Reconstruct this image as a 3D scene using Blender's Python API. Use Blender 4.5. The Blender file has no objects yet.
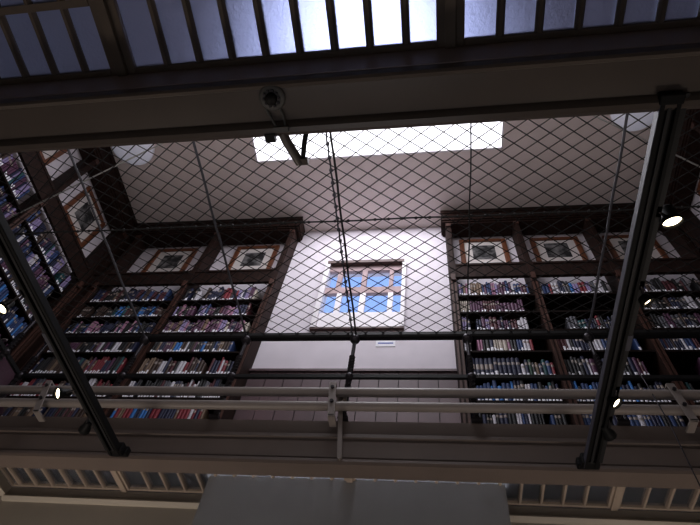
import bpy, math, random
from mathutils import Vector, Matrix
random.seed(11)
PI = math.pi
# ------------------------------------------------------------------ units
# All numbers below are in survey units relative to the eye of the photographer;
# S turns them into metres and EYE is the eye height above the lower floor.
S, EYE = 0.8, 1.5
C = bpy.context.scene.collection
def W(p): return Vector((S*p[0], S*p[1], S*p[2] + EYE))

# ------------------------------------------------------------------ materials
MATS = {}
def mat(name, col, rough=.6, var=.0, scale=8, stretch=(1,1,1), metal=0, spec=.5, emit=None, estr=0, bump=0):
    if name in MATS: return MATS[name]
    m = bpy.data.materials.new(name); m.use_nodes = True
    nt = m.node_tree; b = nt.nodes['Principled BSDF']
    b.inputs['Base Color'].default_value = (*col, 1)
    b.inputs['Roughness'].default_value = rough
    b.inputs['Metallic'].default_value = metal
    b.inputs['Specular IOR Level'].default_value = spec
    if emit:
        b.inputs['Emission Color'].default_value = (*emit, 1); b.inputs['Emission Strength'].default_value = estr
    if var or bump:
        tc = nt.nodes.new('ShaderNodeTexCoord'); mp = nt.nodes.new('ShaderNodeMapping')
        mp.inputs['Scale'].default_value = stretch
        nz = nt.nodes.new('ShaderNodeTexNoise'); nz.inputs['Scale'].default_value = scale
        nz.inputs['Detail'].default_value = 5
        nt.links.new(tc.outputs['Object'], mp.inputs['Vector']); nt.links.new(mp.outputs['Vector'], nz.inputs['Vector'])
        if var:
            cr = nt.nodes.new('ShaderNodeValToRGB')
            cr.color_ramp.elements[0].position = .3; cr.color_ramp.elements[1].position = .7
            cr.color_ramp.elements[0].color = (*[c*(1-var) for c in col], 1)
            cr.color_ramp.elements[1].color = (*[min(1, c*(1+var)) for c in col], 1)
            nt.links.new(nz.outputs['Fac'], cr.inputs['Fac']); nt.links.new(cr.outputs['Color'], b.inputs['Base Color'])
        if bump:
            bp = nt.nodes.new('ShaderNodeBump'); bp.inputs['Strength'].default_value = bump; bp.inputs['Distance'].default_value = .01
            nt.links.new(nz.outputs['Fac'], bp.inputs['Height']); nt.links.new(bp.outputs['Normal'], b.inputs['Normal'])
    MATS[name] = m
    return m

PLASTER = mat('white_plaster', (.71,.67,.72), .85, .05, 3, bump=.1)
CEIL = mat('ceiling_plaster', (.82,.735,.72), .9, .05, 2)
WOOD = mat('dark_stained_oak', (.028,.0135,.0105), .6, .45, 5, (6,6,1), spec=.15)
WOODL = mat('worn_oak_edge', (.075,.034,.025), .5, .4, 6, (6,6,1), spec=.3)
BACK = mat('shelf_back_dark', (.008,.006,.006), .95, .2, 4, spec=.05)
SHELFM = mat('shelf_board_dark', (.014,.008,.007), .7, .3, 5, spec=.1)
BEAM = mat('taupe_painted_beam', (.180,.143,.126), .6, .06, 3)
BEAMD = mat('taupe_painted_beam_shaded', (.115,.094,.083), .3, .06, 3, spec=.6)  # same taupe as the far beam, its shade put into the colour
BARP = mat('painted_glazing_bar_lit', (.52,.43,.36), .55, .08, 6)  # far bars: glow of the lower room put into the paint tone
BARD = mat('painted_glazing_bar_shaded', (.18,.145,.12), .55, .08, 6)  # near bars: shaded copy of the same bar paint
LOWWALL = mat('grey_cream_wall', (.42,.385,.34), .85, .06, 2)
CORN = mat('cream_moulding', (.62,.57,.50), .6)
PIER = mat('grey_pier_paint', (.31,.31,.315), .85, .05, 2)
FLOORM = mat('brown_floor', (.20,.16,.13), .6, .2, 4)
DADO = mat('oak_dado_boards', (.115,.07,.078), .5, .22, 3, (1,1,.3))
GAP = mat('dado_gap', (.03,.02,.02), .8)
IRON = mat('black_iron', (.009,.0085,.0095), .5, .2, 12, spec=.3)
IRONL = mat('worn_iron', (.045,.04,.047), .4, .3, 10, metal=.6)
PIPE = mat('taupe_pipe_paint', (.30,.265,.25), .42, .05, 5)
ROPE = mat('grey_rope', (.06,.06,.075), .6, .3, 40)
CORD = mat('black_net_twine', (.006,.006,.007), .75)
CORDS = mat('black_seam_cord', (.012,.012,.013), .7)
TRACK = mat('black_track', (.006,.006,.007), .55, spec=.2)
TRACKG = mat('track_grey', (.022,.022,.025), .5, spec=.3)
TRACKS = mat('track_side_sheen', (.055,.055,.08), .5)  # lavender sheen put into the colour of side strip and feed boxes
LENS = mat('lamp_lens', (.9,.85,.7), .3, emit=(1,.86,.6), estr=9)
LENSOFF = mat('lamp_lens_off', (.05,.05,.06), .2)
FRAMEW = mat('picture_frame_walnut', (.17,.062,.028), .4, .3, 6, (5,5,1))
MATB = mat('picture_mount', (.66,.62,.60), .85)
WINW = mat('white_window_frame', (.80,.77,.80), .5)
SILL = mat('brown_window_bar', (.10,.055,.05), .55, .2, 5)
STONE = mat('pink_grey_mullion', (.47,.36,.37), .8, .15, 5)
PAPER = mat('white_paper', (.9,.9,.95), .8)
INK = mat('blue_ink', (.25,.30,.62), .8)
OPAL = mat('opal_glass', (.78,.78,.86), .25, emit=(.82,.84,1), estr=.14)
DET = mat('grey_plastic', (.12,.12,.12), .5)
PAGES = mat('page_block', (.55,.48,.38), .9)
LABELM = mat('white_spine_label', (.92,.92,.98), .6)
GILT = mat('spine_title_panel', (.30,.25,.22), .5)
STEEL = mat('steel_wire', (.55,.55,.55), .35, metal=.5)
PURP = mat('purple_upholstery', (.040,.008,.022), .75, .2, 30)
TRIMP = mat('pale_piping', (.30,.26,.26), .5)

def print_mat():
    m = bpy.data.materials.new('engraving'); m.use_nodes = True; nt = m.node_tree; b = nt.nodes['Principled BSDF']
    tc = nt.nodes.new('ShaderNodeTexCoord'); nz = nt.nodes.new('ShaderNodeTexNoise'); nz.inputs['Scale'].default_value = 7; nz.inputs['Detail'].default_value = 6
    cr = nt.nodes.new('ShaderNodeValToRGB'); e = cr.color_ramp.elements
    e[0].position = .45; e[0].color = (.02,.02,.022,1); e[1].position = .72; e[1].color = (.33,.32,.32,1)
    oi = nt.nodes.new('ShaderNodeObjectInfo'); ad = nt.nodes.new('ShaderNodeVectorMath'); ad.operation = 'ADD'
    nt.links.new(tc.outputs['Object'], ad.inputs[0]); nt.links.new(oi.outputs['Location'], ad.inputs[1])
    nt.links.new(ad.outputs[0], nz.inputs['Vector']); nt.links.new(nz.outputs['Fac'], cr.inputs['Fac']); nt.links.new(cr.outputs['Color'], b.inputs['Base Color'])
    b.inputs['Roughness'].default_value = .7
    return m
PRINT = print_mat()

def glass_mat(name, tint, rough, trans, ior=1.25):
    """obscured (patterned) glass: forward-scattering refraction plus some diffusion"""
    m = bpy.data.materials.new(name); m.use_nodes = True; nt = m.node_tree
    for n in list(nt.nodes): nt.nodes.remove(n)
    out = nt.nodes.new('ShaderNodeOutputMaterial')
    rf = nt.nodes.new('ShaderNodeBsdfRefraction'); rf.inputs['IOR'].default_value = ior; rf.inputs['Roughness'].default_value = rough
    rf.inputs['Color'].default_value = (*tint, 1)
    tl = nt.nodes.new('ShaderNodeBsdfTranslucent'); tl.inputs['Color'].default_value = (*[c*.9 for c in tint], 1)
    gl = nt.nodes.new('ShaderNodeBsdfGlossy'); gl.inputs['Roughness'].default_value = .3
    mx = nt.nodes.new('ShaderNodeMixShader'); mx.inputs[0].default_value = trans
    m2 = nt.nodes.new('ShaderNodeMixShader'); m2.inputs[0].default_value = .05
    tc = nt.nodes.new('ShaderNodeTexCoord'); nz = nt.nodes.new('ShaderNodeTexNoise'); nz.inputs['Scale'].default_value = 60; nz.inputs['Detail'].default_value = 2
    bp = nt.nodes.new('ShaderNodeBump'); bp.inputs['Strength'].default_value = .5; bp.inputs['Distance'].default_value = .006
    nt.links.new(tc.outputs['Object'], nz.inputs['Vector']); nt.links.new(nz.outputs['Fac'], bp.inputs['Height'])
    for n in (rf, tl, gl): nt.links.new(bp.outputs['Normal'], n.inputs['Normal'])
    nt.links.new(rf.outputs[0], mx.inputs[1]); nt.links.new(tl.outputs[0], mx.inputs[2])
    nt.links.new(mx.outputs[0], m2.inputs[1]); nt.links.new(gl.outputs[0], m2.inputs[2]); nt.links.new(m2.outputs[0], out.inputs[0])
    return m
GLASSN = glass_mat('obscured_glass', (.52,.555,.69), .62, .14)
GLASSF = glass_mat('obscured_glass_far', (.95,.97,1.0), .2, .22, 1.03)
def clear_glass():
    m = bpy.data.materials.new('clear_glass'); m.use_nodes = True; nt = m.node_tree
    for n in list(nt.nodes): nt.nodes.remove(n)
    out = nt.nodes.new('ShaderNodeOutputMaterial'); t = nt.nodes.new('ShaderNodeBsdfTransparent'); g = nt.nodes.new('ShaderNodeBsdfTranslucent')
    mx = nt.nodes.new('ShaderNodeMixShader'); mx.inputs[0].default_value = .06
    t.inputs['Color'].default_value = (.93,.95,1,1)
    nt.links.new(t.outputs[0], mx.inputs[1]); nt.links.new(g.outputs[0], mx.inputs[2]); nt.links.new(mx.outputs[0], out.inputs[0])
    return m
CLEAR = clear_glass()
SKYL = mat('daylit_skylight_glass', (.9,.9,.95), .4, emit=(.93,.93,1.0), estr=1.8)

# ------------------------------------------------------------------ mesh builder
class MB:
    def __init__(s): s.v = []; s.f = []; s.m = []; s.sm = []
    def add(s, vs, fs, mi=0, smooth=False):
        o = len(s.v); s.v += [tuple(p) for p in vs]
        for f in fs: s.f.append([i+o for i in f]); s.m.append(mi); s.sm.append(smooth)
        return s
    def box(s, x0, x1, y0, y1, z0, z1, mi=0):
        v = [(x,y,z) for z in (z0,z1) for y in (y0,y1) for x in (x0,x1)]
        return s.add(v, [(0,2,3,1),(4,5,7,6),(0,1,5,4),(2,6,7,3),(0,4,6,2),(1,3,7,5)], mi)
    def prism(s, prof, a0, a1, axis='x', mi=0, smooth=False):
        """profile swept along an axis; prof pairs are (y,z) for x, (x,z) for y, (x,y) for z"""
        def P(t, a):
            return (a,t[0],t[1]) if axis == 'x' else (t[0],a,t[1]) if axis == 'y' else (t[0],t[1],a)
        n = len(prof); v = [P(t,a0) for t in prof] + [P(t,a1) for t in prof]
        s.add(v, [(i,(i+1)%n,n+(i+1)%n,n+i) for i in range(n)], mi, smooth)
        return s.add(v, [tuple(range(n))[::-1], tuple(range(n,2*n))], mi)
    def tube(s, pts, r, n=6, mi=0, smooth=True, cap=True):
        pts = [Vector(p) for p in pts]; rr = r if isinstance(r,(list,tuple)) else [r]*len(pts)
        rings = []; up0 = None
        for i,p in enumerate(pts):
            d = (pts[min(i+1,len(pts)-1)] - pts[max(i-1,0)]).normalized()
            u = up0 if up0 is not None else (Vector((0,0,1)) if abs(d.z) < .9 else Vector((1,0,0)))
            a = d.cross(u).normalized(); b = a.cross(d).normalized(); up0 = b
            rings.append([p + rr[i]*(math.cos(2*PI*k/n)*a + math.sin(2*PI*k/n)*b) for k in range(n)])
        v = [q for ring in rings for q in ring]; fs = []
        for i in range(len(pts)-1):
            for k in range(n): fs.append((i*n+k, i*n+(k+1)%n, (i+1)*n+(k+1)%n, (i+1)*n+k))
        s.add(v, fs, mi, smooth)
        if cap: s.add(v, [tuple(range(n))[::-1], tuple(range(len(v)-n,len(v)))], mi)
        return s
    def lathe(s, prof, c, axis=(0,0,1), n=20, mi=0, smooth=True):
        """prof: (radius, height) pairs along axis from point c"""
        ax = Vector(axis).normalized(); a = ax.orthogonal().normalized(); b = ax.cross(a); c = Vector(c)
        v = [c + h*ax + r*(math.cos(2*PI*k/n)*a + math.sin(2*PI*k/n)*b) for r,h in prof for k in range(n)]
        fs = [(i*n+k, i*n+(k+1)%n, (i+1)*n+(k+1)%n, (i+1)*n+k) for i in range(len(prof)-1) for k in range(n)]
        s.add(v, fs, mi, smooth)
        if prof[0][0] > 1e-5: s.add(v, [tuple(range(n))[::-1]], mi)
        if prof[-1][0] > 1e-5: s.add(v, [tuple(range(len(v)-n,len(v)))], mi)
        return s
    def ball(s, c, r, n=10, mi=0, sq=1):
        return s.lathe([(r*math.sin(PI*i/8), -r*sq*math.cos(PI*i/8)) for i in range(9)], c, n=n, mi=mi)
    def build(s, name, mats, parent=None, origin=None, kind=None):
        mats = mats if isinstance(mats,(list,tuple)) else [mats]
        if origin is None:
            if parent is not None: origin = parent['o']
            else:
                xs = [p[0] for p in s.v]; ys = [p[1] for p in s.v]; zs = [p[2] for p in s.v]
                origin = ((min(xs)+max(xs))/2, (min(ys)+max(ys))/2, min(zs))
        o = Vector(origin)
        me = bpy.data.meshes.new(name)
        me.from_pydata([tuple(S*(Vector(p)-o)) for p in s.v], [], s.f)
        for m in mats: me.materials.append(m)
        for p,mi,sm in zip(me.polygons, s.m, s.sm): p.material_index = mi; p.use_smooth = sm
        bm_fix(me)
        ob = bpy.data.objects.new(name, me); C.objects.link(ob)
        if parent is not None:
            ob.parent = parent; ob.location = S*(o - Vector(parent['o']))
        else: ob.location = W(o)
        ob['o'] = tuple(o)
        if kind: ob['kind'] = kind
        return ob
def bm_fix(me):
    import bmesh
    bm = bmesh.new(); bm.from_mesh(me); bmesh.ops.recalc_face_normals(bm, faces=bm.faces[:]); bm.to_mesh(me); bm.free()
def bevel(o, w=.008, seg=2):
    m = o.modifiers.new('bevel','BEVEL'); m.width = w*S; m.segments = seg; m.limit_method = 'ANGLE'; m.angle_limit = .7; return o
def tag(o, label, cat, group=None):
    o['label'] = label; o['category'] = cat
    if group: o['group'] = group
    return o
def thing(name, o, label, cat, group=None):
    e = bpy.data.objects.new(name, None); C.objects.link(e); e.location = W(o); e['o'] = tuple(o); e.empty_display_size = .1
    return tag(e, label, cat, group)
def struct(name, mb, m, parent=None): return mb.build(name, m, parent, kind='structure' if parent is None else None)
def sroot(name, o):
    e = bpy.data.objects.new(name, None); C.objects.link(e); e.location = W(o); e['o'] = tuple(o); e['kind'] = 'structure'; return e

# ------------------------------------------------------------------ gallery shell
XL, XR, YB, YN, ZC, ZF = -6.4, 4.55, 5.2, -.25, 9.33, 3.52
SX0, SX1, SY0, SY1 = -3.2, 1.385, 1.32, 3.66          # skylight
m = MB()
for x0,x1,y0,y1 in ((XL,SX0,YN,YB),(SX1,XR,YN,YB),(SX0,SX1,YN,SY0),(SX0,SX1,SY1,YB)): m.box(x0,x1,y0,y1,ZC,ZC+.3)
struct('ceiling', m, CEIL)
sk = sroot('window_1', ((SX0+SX1)/2, (SY0+SY1)/2, ZC))
MB().box(SX0,SX1,SY0,SY1,ZC+.04,ZC+.07).build('pane', SKYL, sk)
fr = MB()
fr.box(SX0,SX1,SY0,SY0+.03,ZC,ZC+.04).box(SX0,SX1,SY1-.03,SY1,ZC,ZC+.04).box(SX0,SX0+.03,SY0,SY1,ZC,ZC+.04).box(SX1-.03,SX1,SY0,SY1,ZC,ZC+.04)
fr.build('window_frame', WINW, sk)
# back wall with the window opening
WX0, WX1, WZ0, WZ1 = -1.83, -.385, 6.21, 8.07
m = MB()
for x0,x1,z0,z1 in ((XL-.3,WX0,ZF-.12,ZC),(WX1,XR+.3,ZF-.12,ZC),(WX0,WX1,ZF-.12,WZ0),(WX0,WX1,WZ1,ZC)): m.box(x0,x1,YB,YB+.3,z0,z1)
struct('wall_back', m, PLASTER)
struct('wall_left', MB().box(XL-.3,XL,YN-.3,YB,ZF-.12,ZC), PLASTER)
struct('wall_right', MB().box(XR,XR+.3,YN-.3,YB,ZF-.12,ZC), PLASTER)
struct('wall_near', MB().box(XL,XR,YN-.3,YN,ZF-.12,ZC), WOOD)
# dado of upright boards under the white wall
m = MB(); x = -2.53
while x < .33:
    w = min(.262, .35-x); m.box(x+.006, x+w-.006, 5.165, 5.2, ZF, 5.27, 0); x += w
m.box(-2.54,.35,5.18,5.2,ZF,5.27,1).box(-2.54,.35,5.14,5.2,5.27,5.31,0)
struct('baseboard_back', m, [DADO, GAP])
# the window in the white wall
wn = sroot('window_2', (-1.145, 5.2, WZ0))
m = MB(); y0 = 5.13
m.box(WX0,WX0+.085,y0,5.38,WZ0,WZ1).box(WX1-.065,WX1,y0,5.38,WZ0,WZ1).box(WX0,WX1,5.2,5.38,WZ1-.04,WZ1)
m.build('window_frame', WINW, wn)
MB().box(WX0+.03,WX1-.03,5.12,5.3,WZ1-.085,WZ1-.005).build('blind_box', SILL, wn)
MB().box(WX0,WX1,5.14,5.3,WZ0-.035,WZ0).build('sill', SILL, wn)
gx0, gx1 = WX0+.085, WX1-.065; gw = gx1-gx0
def gx(t): return gx0 + t*gw
m = MB(); zt0, zt1, zh = 7.16, 7.33, 7.83                       # transom, head
m.box(gx0,gx1,5.20,5.27,zt0,zt1).box(gx0,gx1,5.20,5.27,zh,WZ1-.04)
for t0,t1 in ((.125,.19),(.46,.53),(.83,.885)): m.box(gx(t0),gx(t1),5.20,5.27,zt1,zh)
m.build('mullion', STONE, wn)
m = MB()
for t0,t1 in ((.165,.235),(.47,.545),(.83,.895)): m.box(gx(t0),gx(t1),5.20,5.27,WZ0+.3,zt0)
m.box(gx0,gx1,5.195,5.27,WZ0,WZ0+.42)
m.build('mullion', WINW, wn)
MB().box(gx0,gx1,5.24,5.245,WZ0,WZ1-.04).build('pane', CLEAR, wn)
# notice
n = MB().box(-.79,-.505,5.192,5.2,5.82,6.02,0).box(-.76,-.535,5.190,5.192,5.875,5.90,1)
o = n.build('notice', [PAPER, INK]); tag(o, 'small white paper notice stuck on the white wall below the window', 'notice')

# gallery floor round the well, walkway plinths
def plinth(name, x0,x1,y0,y1): struct(name, MB().box(x0,x1,y0,y1,ZF-.06,ZF), mat('slate_grey_floor', (.13,.135,.16), .7, .15, 4))
plinth('floor_left', XL,-5.02,YN,YB); plinth('floor_right', 3.27,XR,YN,YB)
plinth('floor_back_left', -5.02,-2.45,4.26,YB); plinth('floor_back_right', .73,3.27,4.26,YB); plinth('floor_back', -2.45,.73,4.95,YB)

# ------------------------------------------------------------------ lower room
LX0, LX1, LYN = -4.96, 3.22, -2.6
zf = -EYE/S
struct('floor', MB().box(LX0-.3,LX1+.3,LYN-.3,5.5,zf-.2,zf), FLOORM)
struct('wall_lower_back', MB().box(LX0-.3,LX1+.3,5.2,5.5,zf,3.38), LOWWALL)
struct('wall_lower_left', MB().box(LX0-.3,LX0,LYN,5.2,zf,3.38), LOWWALL)
struct('wall_lower_right', MB().box(LX1,LX1+.3,LYN,5.2,zf,3.38), LOWWALL)
struct('wall_lower_near', MB().box(LX0,LX1,LYN-.3,LYN,zf,3.38), LOWWALL)
struct('ceiling_lower', MB().box(LX0-.3,LX1+.3,LYN-.3,YN-.28,3.38,3.5), LOWWALL)
# cornice moulding on the lower back wall
prof = [(5.2,3.255),(5.15,3.255),(5.14,3.235),(5.155,3.22),(5.17,3.205),(5.2,3.20)]
struct('trim_1', MB().prism(prof, LX0, -2.41).prism(prof, .70, LX1), CORN)
struct('trim_2', MB().prism([(LX0,3.255),(LX0+.05,3.255),(LX0+.06,3.235),(LX0+.03,3.21),(LX0,3.20)], .7, 5.11, 'y'), CORN)
struct('wall_pier', MB().box(-2.41,.70,4.87,5.2,zf,3.395), PIER)

# near and far beams of the well
nb = [(1.0,3.5),(1.0,3.06),(1.012,3.03),(1.01,2.99),(.985,2.965),(.955,2.968),(.94,2.985),(.93,3.0),(.925,3.012),(.74,3.012),(.735,3.0),(.715,2.99),(.70,3.0),(.695,3.03),(.692,3.06),(.692,3.5)]
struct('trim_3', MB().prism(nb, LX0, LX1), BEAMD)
struct('trim_5', MB().prism([(.691,3.07),(.686,3.07),(.672,3.378),(.672,3.5),(.691,3.5)], LX0, LX1), mat('beam_side_lit', (.40,.33,.32), .35, .05, 3))  # paler colour stands in for pane light falling on the beam side
fb = [(4.13,3.53),(4.13,3.37),(4.11,3.36),(4.085,3.30),(4.11,3.29),(4.11,3.265),(4.095,3.26),(4.095,3.085),(4.105,3.075),(4.082,3.055),(4.078,3.025),(4.09,3.0),(4.285,3.0),(4.29,3.02),(4.29,3.53)]
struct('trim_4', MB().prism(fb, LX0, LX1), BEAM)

# laylights (glazed ceiling strips)
ZG = 3.4
def laylight(name, x0, x1, y0, y1, bars, cross, bm_, gm_, fw=.085, ft=.045, hw=.024):
    r = sroot(name, ((x0+x1)/2, (y0+y1)/2, ZG))
    MB().box(x0+.01,x1-.01,y0,y1,ZG+.012,ZG+.02).build('pane', gm_, r)
    f = MB().box(x0,x0+fw,y0,y1,ZG-.02,ZG+.05).box(x1-fw,x1,y0,y1,ZG-.02,ZG+.05).box(x0+fw,x1-fw,y0,y0+ft,ZG-.02,ZG+.05).box(x0+fw,x1-fw,y1-ft,y1,ZG-.02,ZG+.05)
    bevel(f.build('window_frame', bm_, r))
    for b in bars:
        MB().prism([(b-hw,ZG+.05),(b-hw,ZG),(b-.01,ZG-.5*hw-.012),(b+.01,ZG-.5*hw-.012),(b+hw,ZG),(b+hw,ZG+.05)], y0+ft, y1-ft, 'y').build('glazing_bar', bm_, r)
    for c in cross: MB().box(x0+fw,x1-fw,c-.022,c+.022,ZG-.025,ZG+.05).build('glazing_bar', bm_, r)
k = 3
for p in (-4.005,-1.915,.165,2.25):
    x1 = min(p+2.085, LX1)
    if p == -4.005: bars = [-3.71+.2175*i for i in range(8)]
    elif p == -1.915: bars = [-1.615+.2175*i for i in range(8)]
    elif p == .165: bars = [.452+.2175*i for i in range(8)]
    else: bars = [2.25+.29+.2175*i for i in range(3)]
    cr = [.235] if p in (-4.005, 2.25) else [.17]
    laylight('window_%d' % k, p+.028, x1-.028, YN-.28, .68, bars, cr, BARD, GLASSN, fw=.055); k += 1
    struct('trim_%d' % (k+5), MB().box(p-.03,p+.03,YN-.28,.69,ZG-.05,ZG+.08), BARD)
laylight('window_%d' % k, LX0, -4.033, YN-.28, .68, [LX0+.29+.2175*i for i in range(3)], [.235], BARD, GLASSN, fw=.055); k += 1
posts = [-3.51, -.87, 1.77]
edges = [LX0] + posts + [LX1]
for i in range(4):
    x0, x1 = edges[i]+(.03 if i else 0), edges[i+1]-(.03 if i < 3 else 0)
    p = edges[i+1] if i == 0 else edges[i]
    if i == 0: bars = [-3.765-.215*j for j in range(6)]
    elif i == 3: bars = [2.052+.218*j for j in range(6) if 2.052+.218*j < LX1-.1]
    elif i == 2: bars = [1.493-.21*j for j in range(12) if 1.493-.21*j > x0+.12]
    else: bars = [-3.194+.213*j for j in range(12) if -3.194+.213*j < x1-.12]
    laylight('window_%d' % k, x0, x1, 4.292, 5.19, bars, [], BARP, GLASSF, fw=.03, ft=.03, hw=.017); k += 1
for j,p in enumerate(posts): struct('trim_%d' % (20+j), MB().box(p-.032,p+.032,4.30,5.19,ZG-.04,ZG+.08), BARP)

# ------------------------------------------------------------------ bookcases
YF = 4.9
SHELF = [6.66,6.25,5.85,5.42,4.97,4.55,4.13,3.72]
PZ0, PZ1, SOF = 7.10, 7.48, 8.86
def run_bookcase(name, label, ups, a0, a1, T, end0=False, end1=False):
    """ups: upright centres along the run; T maps (along, depth_from_front, z) -> (x,y,z)"""
    c = T((a0+a1)/2, .15, ZF)
    r = thing(name, c, label, 'bookcase')
    D = .29
    def bx(mb, u0,u1,d0,d1,z0,z1,mi=0):
        p = T(u0,d0,z0); q = T(u1,d1,z1)
        mb.box(min(p[0],q[0]),max(p[0],q[0]),min(p[1],q[1]),max(p[1],q[1]),z0,z1,mi); return mb
    for u in ups:
        m = MB(); bx(m,u-.05,u+.05,0,D,ZF,SOF+.1)
        for du in (-.042,.012): bx(m,u+du,u+du+.03,-.018,0,ZF,PZ0,1)
        bx(m,u-.055,u+.055,-.03,.02,PZ0-.02,PZ1+.02,0); bx(m,u-.035,u+.035,-.045,.0,PZ0-.10,PZ0+.06,1)
        bx(m,u-.03,u+.03,-.015,0,PZ1+.02,SOF,0); bx(m,u-.045,u+.045,-.03,0,SOF-.1,SOF,1)
        m.build('upright', [WOOD,WOODL], r)
    m = MB(); bx(m,a0,a1,-.01,.03,PZ0,PZ1); bx(m,a0,a1,-.025,0,PZ1-.05,PZ1); bx(m,a0,a1,-.02,0,PZ0,PZ0+.03)
    m.build('frieze_board', WOOD, r)
    lo, hi = a0-(.07 if end0 else 0), a1+(.07 if end1 else 0)
    m = MB(); bx(m,lo,hi,-.05,D,SOF+.1,ZC-.02); bx(m,lo+.02,hi-.02,-.03,D,SOF+.05,SOF+.1); bx(m,lo-.01,hi+.01,-.065,-.05,ZC-.13,ZC-.02); bx(m,a0,a1,-.01,D,SOF,SOF+.05)
    m.build('cornice', WOOD, r)
    for i in range(len(ups)-1):
        for z in SHELF:
            m = MB(); bx(m,ups[i]+.05,ups[i+1]-.05,.015,D-.01,z-.035,z); m.build('shelf', SHELFM, r)
        if ups[i+1]-ups[i] < .5:
            m = MB(); bx(m,ups[i]+.05,ups[i+1]-.05,.01,.03,ZF,PZ0); m.build('corner_panel', WOOD, r)
    m = MB(); bx(m,a0,a1,D-.012,D,ZF,SHELF[0]+.22); m.build('back_panel', BACK, r)
    return r
Tb = lambda u,d,z: (u, YF+d, z)
Tl = lambda u,d,z: (-6.1-d, u, z)
Tr = lambda u,d,z: (4.25+d, u, z)
run_bookcase('bookcase', 'tall dark oak bookcase on back wall, left of the white window wall', [-6.08,-5.80,-4.13,-2.59], -6.13, -2.54, Tb, end1=True)
run_bookcase('bookcase', 'tall dark oak bookcase on back wall, right of the white window wall', [.39,1.61,2.86,4.2], .34, 4.25, Tb, end0=True)
run_bookcase('bookcase', 'tall dark oak bookcase along the left side wall', [.15,1.70,3.25,4.83], .1, 4.88, Tl)
run_bookcase('bookcase', 'tall dark oak bookcase along the right side wall', [.15,1.70,3.25,4.83], .1, 4.88, Tr)

# framed prints
def picture(c, z1, w, T, label, grp='framed prints above the bookcases'):
    z0 = 7.80; d1 = .298
    r = thing('framed_print', T(c,d1,z0), label, 'picture', grp)
    def bx(mb,u0,u1,da,db,za,zb,mi=0):
        p = T(u0,da,za); q = T(u1,db,zb)
        mb.box(min(p[0],q[0]),max(p[0],q[0]),min(p[1],q[1]),max(p[1],q[1]),za,zb,mi)
    m = MB(); h = w/2
    for u0,u1,za,zb in ((-h,-h+.085,z0,z1),(h-.085,h,z0,z1),(-h+.085,h-.085,z1-.075,z1),(-h+.085,h-.085,z0,z0+.085)):
        bx(m,c+u0,c+u1,d1-.05,d1,za,zb)
    bevel(m.build('frame', FRAMEW, r), .012)
    m = MB(); bx(m,c-h+.07,c+h-.07,d1-.02,d1-.008,z0+.07,z1-.06); m.build('mount', MATB, r)
    m = MB(); bx(m,c-.2,c+.2,d1-.024,d1-.02,8.06,8.52); m.build('print', PRINT, r)
picture(-4.99, 8.74, .86, Tb, 'framed print above the back bookcase, nearest the left corner')
picture(-3.30, 8.74, .86, Tb, 'framed print above the back bookcase, just left of the white wall')
picture(1.0, 8.72, .84, Tb, 'framed print above the back bookcase, just right of the white wall')
picture(2.26, 8.70, .84, Tb, 'framed print second to the right of the white wall')
picture(3.52, 8.70, .84, Tb, 'framed print above the back bookcase, nearest the right corner')
picture(4.12, 8.74, .86, Tl, 'framed print above the left side bookcase, nearest the corner')
picture(2.48, 8.74, .86, Tl, 'framed print above the left side bookcase, second from the corner')
picture(3.95, 8.74, .86, Tr, 'framed print above the right side bookcase, nearest the corner')
picture(2.48, 8.74, .86, Tr, 'framed print above the right side bookcase, second from the corner')

# ------------------------------------------------------------------ books
PAL = {'navy':(.018,.024,.085),'blue':(.035,.08,.24),'azure':(.04,.22,.60),'teal':(.025,.13,.15),'green':(.02,.09,.05),
 'maroon':(.13,.022,.035),'red':(.34,.03,.05),'plum':(.15,.05,.12),'lilac':(.34,.28,.50),'pink':(.46,.22,.34),'brown':(.085,.045,.032),
 'tan':(.30,.20,.13),'cream':(.58,.52,.45),'white':(.72,.70,.76),'grey':(.16,.16,.19),'black':(.014,.014,.018)}
CLOTH = {k: mat('book_cloth_'+k.replace(' ','_'), tuple((.68 if max(v) < .4 else .85)*c for c in v), .6, .12, 12) for k,v in PAL.items()}
def book_mesh(kind):
    b = MB()
    arc = [(-.5,.10),(-.42,.04),(-.2,.008),(0,0),(.2,.008),(.42,.04),(.5,.10)]
    prof = [(-.5,1)] + arc + [(.5,1),(.42,1),(.42,.11),(-.42,.11),(-.42,1)]
    b.prism(prof, 0, 1, 'z', 0)
    b.box(-.42,.42,.11,.97,.015,.985,1)
    def band(z0,z1,off,mi):
        pts = [(x*1.01, y-off) for x,y in arc[1:-1]]
        v = [(x,y,z0) for x,y in pts]+[(x,y,z1) for x,y in pts]; n = len(pts)
        b.add(v,[(i,i+1,n+i+1,n+i) for i in range(n-1)],mi)
    if kind == 1: band(.68,.82,.006,2)
    if kind == 2:
        for z in (.22,.42,.6,.8): band(z,z+.025,.012,0)
        band(.63,.76,.006,2)
    if kind == 3: band(.38,.66,.006,2)
    return b
def label_mesh():
    b = MB(); pts = [(x*1.03, y-.014) for x,y in [(-.36,.03),(-.2,.008),(0,0),(.2,.008),(.36,.03)]]
    v = [(x,y,.03) for x,y in pts]+[(x,y,.20) for x,y in pts]; n = len(pts)
    b.add(v,[(i,i+1,n+i+1,n+i) for i in range(n-1)],0); return b
def raw_mesh(b, name, mats):
    me = bpy.data.meshes.new(name); me.from_pydata(b.v,[],b.f)
    for m_ in mats: me.materials.append(m_)
    for p,mi in zip(me.polygons,b.m): p.material_index = mi
    bm_fix(me); return me
BK = [book_mesh(i) for i in range(4)]
BKM = [raw_mesh(b,'book',[CLOTH['navy'],PAGES,GILT]) for b in BK]
LB = label_mesh(); LBM = raw_mesh(LB,'spine_label',[LABELM])

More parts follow.
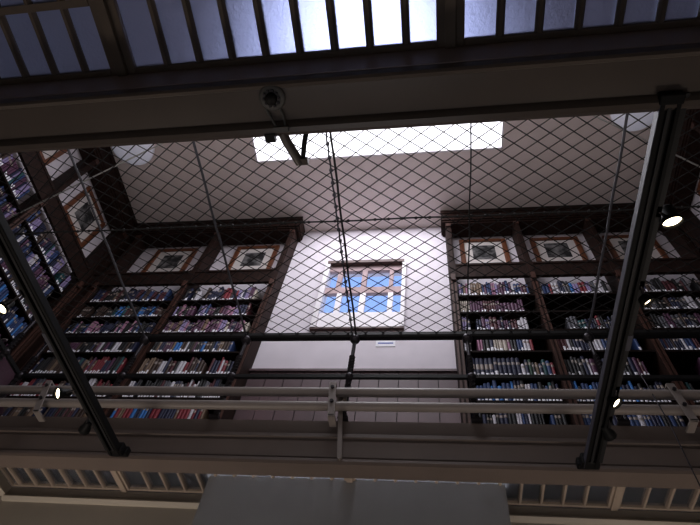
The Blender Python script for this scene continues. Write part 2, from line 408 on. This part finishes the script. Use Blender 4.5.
DEF = 'navy navy black black blue maroon brown plum grey teal white red'.split()
ROWS = {
 'A': ['maroon plum navy white lilac brown cream black red navy blue'.split(), 'navy lilac blue maroon navy white plum pink black'.split(),
       'plum pink cream plum navy lilac tan'.split(), 'navy navy blue brown maroon grey white plum azure black tan'.split(),
       'red maroon white grey brown navy black tan'.split(), 'white navy black grey maroon'.split(), 'navy black white red azure tan'.split()],
 'B': ['brown black maroon black white red navy tan brown blue'.split(), 'teal maroon brown black brown azure black navy maroon'.split(),
       'navy black navy pink black blue'.split(), 'black white navy plum brown'.split(), 'navy red red teal black brown plum tan navy'.split(),
       'navy maroon white blue red brown black grey'.split(), 'brown maroon tan black navy'.split()],
 'R1':['pink plum blue blue lilac white tan plum plum maroon'.split(), 'plum plum plum maroon plum cream plum maroon'.split(),
       'plum plum lilac maroon navy plum white'.split(), 'navy pink white black navy red blue black cream'.split(),
       'navy'.split(), 'black blue white red navy teal black azure'.split(), 'navy black blue white black'.split()],
 'R2':['black navy plum navy grey blue lilac azure navy white red'.split(), [], 'teal navy white black navy red black grey'.split(),
       'navy blue black navy white maroon'.split(), 'maroon black black navy white plum black'.split(), 'navy black azure navy azure black blue'.split(),
       'navy black white blue'.split()],
 'R3':['black brown black grey maroon navy black'.split(), 'black grey black navy brown white'.split(), 'plum grey navy black brown white'.split(),
       'navy blue navy brown maroon white'.split(), 'navy navy black plum'.split(), 'navy black teal'.split(), 'navy black blue'.split()],
 'L': ['navy blue navy navy plum teal lilac brown'.split(), 'navy black navy plum lilac blue white'.split(), 'black navy brown plum'.split(),
       'blue azure navy white navy'.split(), 'plum plum navy plum blue'.split(), 'brown navy black'.split(), 'navy brown'.split()],
}
ORD = 'first second third fourth fifth sixth seventh eighth ninth tenth eleventh twelfth thirteenth fourteenth fifteenth sixteenth seventeenth eighteenth nineteenth'.split()
def ordw(i):
    if i < 19: return ORD[i]
    t, u = divmod(i+1, 10); T_ = {2:('twentieth','twenty'),3:('thirtieth','thirty'),4:('fortieth','forty')}[t]
    return T_[0] if u == 0 else T_[1]+'-'+ORD[u-1]
SH = ['top','second','third','fourth','fifth','sixth','seventh']
BAYS = [('A',-4.08,-2.64,Tb,0,'the bay just left of the white wall','A'), ('B',-5.74,-4.18,Tb,0,'the back wall\'s left corner bay','B'),
        ('R1',.44,1.56,Tb,0,'the bay just right of the white wall','R1'), ('R2',1.66,2.81,Tb,0,'the second bay right of the white wall','R2'),
        ('R3',2.91,4.15,Tb,0,'the back wall\'s right corner bay','R3'),
        ('L1',3.30,4.78,Tl,PI/2,'the left side wall\'s corner bay','L'), ('L2',1.75,3.20,Tl,PI/2,'the left side wall\'s second bay','L'),
        ('Q1',3.30,4.78,Tr,-PI/2,'the right side wall\'s corner bay','R3'), ('Q2',1.75,3.20,Tr,-PI/2,'the right side wall\'s second bay','R3')]
# camera axes (also used to judge which books show largest)
F = 531.587
R_ = Vector((.98908,.10188,.10654)); 
AX = [Vector((.989,.102,.107)), Vector((-.145,.534,.833)), Vector((.028,-.839,.543))]
def proj(p):
    p = Vector(p); d = AX[1].dot(p)
    return (350+F*AX[0].dot(p)/d, 262.5-F*AX[2].dot(p)/d, d)
def vis_len(y0, y1):
    """how much of an upright strip y0..y1 of the view is clear of rails, pipes and fascia"""
    a, b = min(y0,y1), max(y0,y1); b = min(b, 417); L = max(0, b-a)
    for c,d in ((330,338),(372,376.5),(388,396),(402,410)): L -= max(0, min(b,d)-max(a,c))
    return max(0, L)
cand = []
for bay,u0,u1,T,rz,where,pal in BAYS:
    for ri in range(7):
        cols = ROWS[pal][ri]
        if not cols: continue
        z = SHELF[ri]; u = u0 + .015; i = 0
        head = (PZ0 if ri == 0 else SHELF[ri-1]-.035) - z
        base = random.uniform(.72,.86)
        if ri == 4 and bay == 'R1': base = .80
        end = u1 - random.choice((.02,.05,.16)); sw = random.uniform(.9,1.1)
        if bay == 'R2' and ri == 2: u += .22
        if bay == 'R3' and ri == 4: u += .35
        run_c = None; left = 0
        while u < end-.03:
            if bay == 'R1' and ri == 4:
                if i < 12: c, w, h, kd = 'navy', .055, .335, 3 if i < 6 else 2
                else: c, w, h, kd = ['white','navy','green','black','tan','navy','teal','blue','red','cream'][(i-12)%10], random.uniform(.036,.05), random.uniform(.22,.31), 1
            else:
                if left <= 0:
                    run_c = random.choice(cols); left = random.choice((1,1,1,1,2,2)) if not (bay == 'R1' and ri == 1) else random.choice((2,3,5))
                    rw, rh, rk = random.uniform(.026,.054), base*random.uniform(.80,1.2), random.choice((0,0,0,1,2))
                left -= 1; c = run_c.replace('_',' '); w = rw*sw*random.uniform(.95,1.05); h = min(.92, rh*random.uniform(.98,1.02))*head; kd = rk
            if u+w > end: break
            if random.random() < .02: u += random.uniform(.05,.12)      # a gap on the shelf
            p = T(u+w/2, .035+random.uniform(0,.012), z)
            a = proj(p); b = proj((p[0],p[1],p[2]+h))
            dv = Vector(p).normalized()
            face = abs(dv.y) if rz == 0 else abs(dv.x)
            area = w*F/a[2]*(face/max(.2,math.hypot(dv.x,dv.y))) * vis_len(a[1]-3, b[1])
            if not (-6 < (a[0]+b[0])/2 < 706 and (a[1]+b[1])/2 > 132): area = 0
            cand.append(dict(bay=bay,row=ri,i=i,c=c,w=w,h=h,k=kd,p=p,rz=rz,where=where,area=area,lab=random.random()<.8, ls=random.uniform(.7,1.5),d=random.uniform(.19,.235),u=u,tilt=random.gauss(0,.008)))
            u += w+.0015; i += 1
cand.sort(key=lambda q:-q['area'])
vis = cand
big, rest = vis[:300], vis[300:]
first_b = {}
def put_book(q):
    src = first_b.get(q['k'])
    if src is None: o = bpy.data.objects.new('book', BKM[q['k']])
    else: o = src.copy()
    C.objects.link(o); first_b.setdefault(q['k'], o)
    o.location = W(q['p']); o.rotation_euler = (0, q['tilt'], q['rz']); o.scale = (q['w']*S, q['d']*S, q['h']*S)
    o.material_slots[0].link = 'OBJECT'; o.material_slots[0].material = CLOTH[q['c']]
    far = 'left' if q['rz'] == 0 else 'the near end' if q['rz'] > 0 else 'the corner'
    idx = q['i'] if q['rz'] >= 0 else q['i']
    tag(o, '%s book, %s from %s, %s shelf of %s' % (q['c'], ordw(idx), far, SH[q['row']], q['where']), 'book',
        'books on the %s shelf of %s' % (SH[q['row']], q['where']))
    if q['lab']:
        l = bpy.data.objects.new('spine_label', LBM); C.objects.link(l); l.parent = o
        l.scale = (1,1,q['ls']); l['label'] = 'white shelf-mark label at the foot of the spine'
for q in big: put_book(q)
names = list(PAL); B = MB()
for q in rest:
    cs, sn = math.cos(q['rz']), math.sin(q['rz'])
    def tr(v):
        x, y, z = v[0]*q['w'], v[1]*q['d'], v[2]*q['h']
        return (q['p'][0]+cs*x-sn*y, q['p'][1]+sn*x+cs*y, q['p'][2]+z)
    src = BK[q['k']]; ci = names.index(q['c']); o = len(B.v)
    B.v += [tr(v) for v in src.v]
    for f,mi in zip(src.f,src.m): B.f.append([j+o for j in f]); B.m.append([ci,len(names),len(names)+1][mi]); B.sm.append(False)
    if q['lab']:
        o = len(B.v); B.v += [tr((v[0],v[1],v[2]*q['ls'])) for v in LB.v]
        for f in LB.f: B.f.append([j+o for j in f]); B.m.append(len(names)+2); B.sm.append(False)
o = B.build('books', [CLOTH[n_] for n_ in names]+[PAGES,GILT,LABELM]); o['kind'] = 'stuff'
o['label'] = 'the many smaller books on the lower and side shelves'; o['category'] = 'books'

# ------------------------------------------------------------------ balustrade of the well
ZT, ZL = 4.81, 4.14
BX = [-4.87,-3.55,-2.22,-.88,.42,1.74,3.07]
def twisted(mb, x, y, z0, z1, r, turns, steps, mi=0):
    v = []; fs = []
    for i in range(steps+1):
        a = 2*PI*turns*i/steps; z = z0+(z1-z0)*i/steps
        v += [(x+r*math.cos(a+k*PI/2), y+r*math.sin(a+k*PI/2), z) for k in range(4)]
    for i in range(steps):
        for k_ in range(4): fs.append((i*4+k_, i*4+(k_+1)%4, i*4+4+(k_+1)%4, i*4+4+k_))
    mb.add(v, fs, mi)
def baluster(parent, x, y):
    m = MB(); 
    m.tube([(x,y,ZL+.30),(x,y,ZT-.05)], .022, 8)
    twisted(m, x, y, ZL+.03, ZL+.32, .036, 1.6, 26); twisted(m, x, y, 3.54, ZL-.03, .036, 2.2, 36)
    m.box(x-.05,x+.05,y-.05,y+.05,3.53,3.56)
    b = m.build('baluster', IRONL, parent)
    for z,r in ((ZT-.055,.062),(ZL,.05)):
        MB().ball((x,y,z), r, 12).build('knob', IRONL, b)
bal = thing('balustrade', (-.87,4.1,ZF), 'black iron balustrade with twisted balusters along the far edge of the well', 'balustrade')
YR = 4.13
MB().prism([(YR-.045,ZT-.025),(YR-.03,ZT-.045),(YR+.03,ZT-.045),(YR+.045,ZT-.025),(YR+.045,ZT+.02),(YR+.02,ZT+.042),(YR-.02,ZT+.042),(YR-.045,ZT+.02)], -4.92, 3.15).build('top_rail', IRON, bal)
MB().box(-4.92,3.15,YR-.018,YR+.018,ZL-.024,ZL+.024).build('lower_rail', IRON, bal)
for x in BX: baluster(bal, x, YR)
bal2 = thing('balustrade', (-4.87,2.5,ZF), 'black iron balustrade running along the left edge of the well', 'balustrade')
MB().box(-4.905,-4.835,1.0,YR-.06,ZT-.045,ZT+.03).build('top_rail', IRON, bal2)
MB().box(-4.888,-4.852,1.0,YR-.06,ZL-.024,ZL+.024).build('lower_rail', IRON, bal2)
for y in (3.75,2.78,1.45): baluster(bal2, -4.87, y)
# strap holding the middle baluster
m = MB(); m.prism([(-.868,3.05),(-.846,3.03),(-.824,3.05),(-.903,3.79),(-.947,3.79)],4.05,4.075,'y').box(-.965,-.865,4.03,4.17,3.77,3.81)
o = m.build('strap_bracket', PIPE); tag(o, 'thin taupe iron strap running down the fascia under the middle baluster', 'bracket')

# pipes in front of the fascia
YP = 4.0
def pipe(z0, z1, label):
    zc = (z0+z1)/2; r = (z1-z0)/2
    pr = [(YP+r*math.cos(2*PI*i/16), zc+r*math.sin(2*PI*i/16)) for i in range(16)]
    o = MB().prism(pr, LX0, LX1, 'x', 0, True).build('heating_pipe', PIPE); tag(o, label, 'pipe', 'pipes along the fascia')
pipe(3.742,3.838,'upper of the two taupe pipes running along the far fascia')
pipe(3.558,3.652,'lower of the two taupe pipes running along the far fascia')
for xt,xb,lb in ((-4.215,-4.09,'painted pipe bracket beside the left lighting track'),(-1.0,-.96,'painted pipe bracket beside the middle baluster'),(2.215,2.255,'painted pipe bracket at the right end of the pipes')):
    r = thing('pipe_bracket', (xb,3.93,3.42), lb, 'bracket', 'pipe brackets')
    bevel(MB().prism([(xb-.035,3.42),(xb+.035,3.42),(xt+.035,3.86),(xt-.035,3.86)],3.925,3.94,'y').box(xt-.035,xt+.035,3.925,4.06,3.85,3.87).box(xb-.035,xb+.035,3.925,4.09,3.42,3.445).build('strap', PIPE, r), .006)
    for z in (3.785,3.60):
        x = xb+(xt-xb)*(z-3.42)/.44; MB().tube([(x,3.905,z),(x,3.926,z)], .018, 8).build('bolt', IRONL, r)

# ------------------------------------------------------------------ safety net over the well
NX0, NX1, NY0, NY1 = -4.87, 3.13, 1.0, 4.11
net = thing('safety_net', (-.87,2.55,ZT), 'black diamond-mesh safety net stretched across the whole well', 'net')
m = MB(); sl = .145/.208; px = .208
L = (NY1-NY0)/sl
def sag(x,y): return -.02*math.sin(PI*(y-NY0)/(NY1-NY0)) + .004*math.sin(7*x+3*y)
for sgn in (1,-1):
    n0 = int((NX1-NX0+L)/px)+1
    for i in range(n0):
        xs = NX0-L+i*px if sgn == 1 else NX0+i*px
        t0, t1 = 0, 1
        xa, xb = xs, xs+sgn*L
        lo, hi = min(xa,xb), max(xa,xb)
        if hi <= NX0+.02 or lo >= NX1-.02: continue
        if sgn == 1: t0, t1 = max(0,(NX0-xs)/L), min(1,(NX1-xs)/L)
        else: t0, t1 = max(0,(xs-NX1)/L), min(1,(xs-NX0)/L)
        if t1-t0 < .02: continue
        pts = []
        for j in range(9):
            t = t0+(t1-t0)*j/8; x = xs+sgn*L*t+.006*math.sin(5*t+i); y = NY0+(NY1-NY0)*t
            pts.append((x,y,ZT+sag(x,y)))
        m.tube(pts, .0050, 4, cap=False)
m.build('netting', CORD, net)
def rope(x, r, lab=None, mt=ROPE):
    pts = [(x+.004*math.sin(j*1.7), NY0+(NY1-NY0)*j/14, ZT-.02+sag(x,NY0+(NY1-NY0)*j/14)) for j in range(15)]
    b = MB(); b.tube(pts, r, 7); o = b.build('support_rope', mt, net)
    if lab: o['label'] = lab
    return o
for x in BX[1:]:
    if x == -.88: continue
    rope(x, .013 if x < 0 or x > 1 else .007, None, ROPE if x != .42 else CORDS)
rope(-.865, .011, 'dark rope at the middle seam of the net', CORDS)
b = MB(); pts = []
for j in range(141):
    t = j/140; a = j*.9
    pts.append((-.915+.003*math.cos(a), NY0+(NY1-NY0)*t, ZT-.01+.003*math.sin(a)))
    if j % 6 == 3: b.ball((-.913,NY0+(NY1-NY0)*t,ZT-.01), .021, 6, sq=1.2)
b.tube(pts, .009, 5); o = b.build('lashing', ROPE, net); o['label'] = 'grey lashing spiralled along the middle seam'
b = MB(); b.tube([(NX0+(NX1-NX0)*j/40, 2.55+.004*math.sin(j), ZT-.02+sag(0,2.55)) for j in range(41)], .009, 6)
for j in range(58):
    x = NX0+.07+j*.138; b.ball((x,2.55,ZT-.02+sag(0,2.55)), .017, 6)
b.build('seam_cord', CORDS, net)
b = MB()
for x in (NX0,NX1):
    b.tube([(x,NY0,ZT-.03),(x,NY1,ZT-.03)], .012, 6)
b.build('edge_rope', CORDS, net)
b = MB()
for j in range(46):
    b.ball((NX0+.01,NY0+.05+j*.067,ZT-.03), .02, 6)
b.build('lashing', ROPE, net)
# steel stay wires
o = MB().tube([(-.85,1.02,4.9),(-4.83,2.455,4.9)], .008, 6).build('stay_wire', STEEL); tag(o, 'pale steel stay wire slanting across the well at the left', 'wire', 'stay wires')
o = MB().tube([(.4,1.05,4.9),(3.1,2.53,4.9)], .008, 6).build('stay_wire', STEEL); tag(o, 'pale steel stay wire slanting across the well at the right', 'wire', 'stay wires')

# ------------------------------------------------------------------ lighting tracks and spotlights
def track(xc, label, sheen_left, box):
    r = thing('lighting_track', (xc,2.5,3.0), label, 'lighting track', 'lighting tracks')
    y0, y1 = .92, 4.0; h = .05
    m = MB().box(xc-h,xc+h,y0,y1,2.985,3.03,0).box(xc-h,xc-h+.02,y0,y1,2.96,2.985,0).box(xc+h-.02,xc+h,y0,y1,2.96,2.985,0).box(xc-.01,xc+.01,y0,y1,2.97,2.985,1)
    m.build('rail', [TRACK,TRACKG], r)
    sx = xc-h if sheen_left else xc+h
    MB().box(sx-.004,sx+.004,y0,y1,2.965,3.02).build('side_strip', TRACKS if sheen_left else TRACK, r)  # right track: sheen coloured in as a thin strip
    ex = xc+h+.02 if sheen_left else xc-h-.02
    MB().box(ex-.018,ex+.018,y0,y1-.05,2.98,3.0).build('side_channel', TRACKG, r)
    bevel(MB().box(xc-h-.02,xc+h+.02,3.93,4.02,2.968,3.07).box(xc-h-.04,xc+h+.04,4.0,4.07,3.0,3.08).build('end_cap', TRACK, r), .01)
    bevel(MB().box(xc-h-.012,xc+h+.012,.91,.97,2.955,3.03).build('end_cap', TRACK, r), .01)
    bevel(MB().box(box[0]-.025,box[0]+.025,box[1],box[2],2.975,3.03).build('feed_box', TRACKS, r), .006)
track(-2.985,'black lighting track crossing the well on the left', False, (-3.06,2.50,2.70))
track(1.29,'black lighting track crossing the well on the right', True, (1.36,2.57,2.71))
def spot(a, head, aim, on, label, r0=.05):
    a, head, aim = Vector(a), Vector(head), Vector(aim).normalized()
    r = thing('spotlight', tuple(a), label, 'spotlight', 'spotlights on the tracks')
    m = MB(); m.lathe([(.0,-.09),(r0*.55,-.09),(r0*.7,-.075),(r0*.72,-.03),(r0*.95,0),(r0*1.05,.035),(r0*.98,.036),(r0*.9,.012)], head, aim, 20)
    m.build('lamp_head', TRACK, r)
    m = MB(); m.lathe([(0,.016),(r0*.5,.02),(r0*.9,.012)], head, aim, 20); m.build('lens', LENS if on else LENSOFF, r)
    m = MB(); mid = (a+head)/2+Vector((0,0,-.01)); m.tube([a, mid, head-aim*.05], .009, 6); m.build('arm', IRONL, r)
    m = MB(); m.box(a.x-.02,a.x+.02,a.y-.035,a.y+.035,a.z-.01,a.z+.035); m.build('adaptor', TRACK, r)
spot((-3.06,2.106,2.99),(-3.29,2.235,2.98),(-.05,-.15,-1),True,'lit spotlight on the left track, at the left picture edge')
spot((-3.05,3.145,2.99),(-3.20,3.172,2.97),(-.35,-.55,-.6),True,'lit spotlight on the left track, in front of the pipes')
spot((-3.055,3.46,2.99),(-3.14,3.62,2.97),(-.6,.75,-.25),False,'unlit black spotlight hanging near the far end of the left track')
spot((1.355,1.615,2.99),(1.437,1.665,2.98),(.05,.35,-.93),True,'lit spotlight on the right track, topmost in the photo',.058)
spot((1.355,2.15,2.99),(1.40,2.262,2.98),(.45,.25,-.8),True,'lit spotlight on the right track, second from the top',.045)
spot((1.355,3.10,2.99),(1.345,3.19,2.955),(.5,-.1,-.8),True,'lit spotlight on the right track, in front of the pipes',.045)
spot((1.355,3.42,2.99),(1.365,3.57,2.975),(.5,.8,-.2),False,'unlit black spotlight near the far end of the right track')

# thin cord hanging by the right pipes
o = MB().tube([(2.03,4.0,4.1),(2.035,3.98,3.9),(2.035,3.92,3.4),(2.03,3.92,2.55)], .0055, 5).build('hanging_wire', IRONL); tag(o, 'thin wire hanging down in front of the fascia at the far right', 'wire')

# smoke detector and bracket on the near beam
r = thing('heat_detector', (-.857,.787,3.01), 'round grey ribbed detector fixed under the near beam', 'detector')
MB().lathe([(.055,0),(.076,-.002),(.076,-.016),(.066,-.024),(.05,-.026),(0,-.026)], (-.857,.787,3.012), n=28).build('base', DET, r)
m = MB()
for k_ in range(10):
    a = 2*PI*k_/10; m.box(-.857+.045*math.cos(a)-.006,-.857+.045*math.cos(a)+.006,.787+.045*math.sin(a)-.006,.787+.045*math.sin(a)+.006,2.972,2.990)
m.build('vent_rib', IRONL, r)
MB().lathe([(.034,0),(.034,-.03),(.028,-.04),(0,-.042)], (-.857,.787,2.99), n=20).build('sensor_dome', IRON, r)
for x0,x1 in ((-.905,-.85),(-.825,-.80)):
    MB().tube([(x0,.85,3.004),(x0+.015,.89,3.0),(x1,.955,2.975)], .0085, 6).build('cable', DET, r)
MB().box(-.87,-.78,.945,.975,2.945,2.97).build('cable_clip', DET, r)
r = thing('hanging_bracket', (-.75,1.02,3.0), 'V-shaped taupe iron bracket reaching into the well from the near beam', 'bracket')
m = MB(); m.tube([(-.83,1.0,3.0),(-.815,1.05,2.995),(-.752,1.19,2.99)], .03, 6).build('arm', BEAMD, r)
MB().tube([(-.69,1.0,3.03),(-.71,1.06,3.01),(-.738,1.19,2.99)], .015, 6).build('arm', IRON, r)
MB().box(-.775,-.70,1.155,1.195,2.97,3.0).build('clamp', BEAMD, r)
MB().box(-.93,-.87,.985,1.035,2.95,2.99).build('lug', IRON, r)

# opal ceiling lamps
for (x,y,rr),lb in (((-5.55,3.12,.42),'white opal ceiling bowl lamp near the left bookcase'),((3.50,3.05,.40),'white opal ceiling bowl lamp near the right bookcase')):
    r = thing('ceiling_lamp', (x,y,ZC), lb, 'ceiling lamp', 'ceiling bowl lamps')
    MB().lathe([(rr*math.cos(PI/2*i/10), -.04-.24*math.sin(PI/2*i/10)) for i in range(11)], (x,y,ZC), n=36).build('lamp_shade', OPAL, r)
    MB().lathe([(rr*.98,-.0),(rr*1.02,-.01),(rr*1.02,-.045),(rr*.96,-.05)], (x,y,ZC), n=36).build('rim', WINW, r)

# purple tub chair on the left walkway
r = thing('tub_chair', (-5.5,4.42,ZF), 'dark purple tub chair with pale piping on the left walkway', 'chair')
cx, cy = -5.5, 4.45; n_ = 20; prof = []
m = MB(); v = []; fs = []
for i in range(n_+1):
    a = PI*.05 + PI*1.9*.5*i/n_*1.0 + PI*.0
    ca, sa = math.cos(a), math.sin(a)
    for rr,z in ((.30,3.95),(.32,4.30),(.33,4.74),(.31,4.78),(.28,4.76),(.26,4.2),(.26,3.95)): v.append((cx-rr*sa*1.0, cy+rr*ca, z+.10*math.sin(a)))
for i in range(n_):
    for k_ in range(6): fs.append((i*7+k_, i*7+k_+1, i*7+8+k_, i*7+7+k_))
m.add(v, fs, 0, True); m.build('backrest', PURP, r)
m = MB(); m.tube([(cx-.325*math.sin(PI*.05+PI*.95*i/n_), cy+.325*math.cos(PI*.05+PI*.95*i/n_), 4.785+.10*math.sin(PI*.05+PI*.95*i/n_)) for i in range(n_+1)], .012, 6); m.build('piping', TRIMP, r)
MB().lathe([(.29,3.85),(.31,3.9),(.31,4.02),(.27,4.06),(0,4.07)], (cx,cy,0), n=24).build('seat', PURP, r)
for a in range(4):
    x, y = cx+.2*math.cos(PI/4+a*PI/2), cy+.2*math.sin(PI/4+a*PI/2); MB().tube([(x,y,ZF),(x,y,3.87)], [.018,.026], 8).build('leg', WOODL, r)

# ------------------------------------------------------------------ light
w = bpy.data.worlds.new('sky'); bpy.context.scene.world = w; w.use_nodes = True; nt = w.node_tree
bg = nt.nodes['Background']; tc = nt.nodes.new('ShaderNodeTexCoord'); sp = nt.nodes.new('ShaderNodeSeparateXYZ'); cr = nt.nodes.new('ShaderNodeValToRGB')
cr.color_ramp.elements[0].position = .2; cr.color_ramp.elements[0].color = (.70,.76,.9,1); cr.color_ramp.elements[1].position = .8; cr.color_ramp.elements[1].color = (.33,.50,.94,1)
nt.links.new(tc.outputs['Generated'], sp.inputs[0]); nt.links.new(sp.outputs['Z'], cr.inputs['Fac']); nt.links.new(cr.outputs['Color'], bg.inputs['Color'])
bg.inputs['Strength'].default_value = 1.1
def area(name, loc, target, size, power, col):
    l = bpy.data.lights.new(name,'AREA'); l.energy = power; l.size = size[0]; l.shape = 'RECTANGLE'; l.size_y = size[1]; l.color = col
    o = bpy.data.objects.new(name, l); C.objects.link(o); o.location = W(loc)
    o.rotation_euler = (W(target)-W(loc)).to_track_quat('-Z','Y').to_euler(); return o
area('lower_room_light', (-3.9,3.6,-.9), (-3.9,5.0,3.0), (1.2,1.0), 26, (1,.88,.77))
area('lower_room_light', (2.2,3.6,-.9), (2.2,5.0,3.0), (1.2,1.0), 18, (1,.88,.77))
area('lower_room_fill', (-.8,1.2,-1.2), (-.8,5.0,1.5), (2,1.0), 8, (.95,.95,1))
area('skylight_daylight', ((SX0+SX1)/2,(SY0+SY1)/2,ZC-.02), ((SX0+SX1)/2,(SY0+SY1)/2+.001,0), ((SY1-SY0)*S,(SX1-SX0)*S), 118, (.95,.94,1))
area('gallery_ceiling_fill', (-.9,.5,4.3), (-.9,3.0,9.3), (4.5,.5), 30, (1,.93,.92))  # added fill aimed up to lift the ceiling; no fixture stands here

# ------------------------------------------------------------------ camera
cd = bpy.data.cameras.new('camera'); cam = bpy.data.objects.new('camera', cd); C.objects.link(cam)
cd.sensor_width = 36; cd.lens = F/700*36; cd.clip_start = .02
r_, f_, u_ = AX[0].normalized(), AX[1].normalized(), AX[2].normalized()
f_ = (f_ - r_*r_.dot(f_)).normalized(); u_ = r_.cross(f_)
mw = Matrix(((r_.x,u_.x,-f_.x,0),(r_.y,u_.y,-f_.y,0),(r_.z,u_.z,-f_.z,EYE),(0,0,0,1)))
cam.matrix_world = mw
bpy.context.scene.camera = cam
sc = bpy.context.scene
sc.view_settings.view_transform = 'Standard'; sc.view_settings.look = 'None'; sc.view_settings.exposure = .22; sc.view_settings.gamma = .87
sc.cycles.use_denoising = True; sc.cycles.max_bounces = 8; sc.cycles.diffuse_bounces = 5; sc.cycles.transparent_max_bounces = 12
for o in bpy.data.objects:
    if 'o' in o: del o['o']
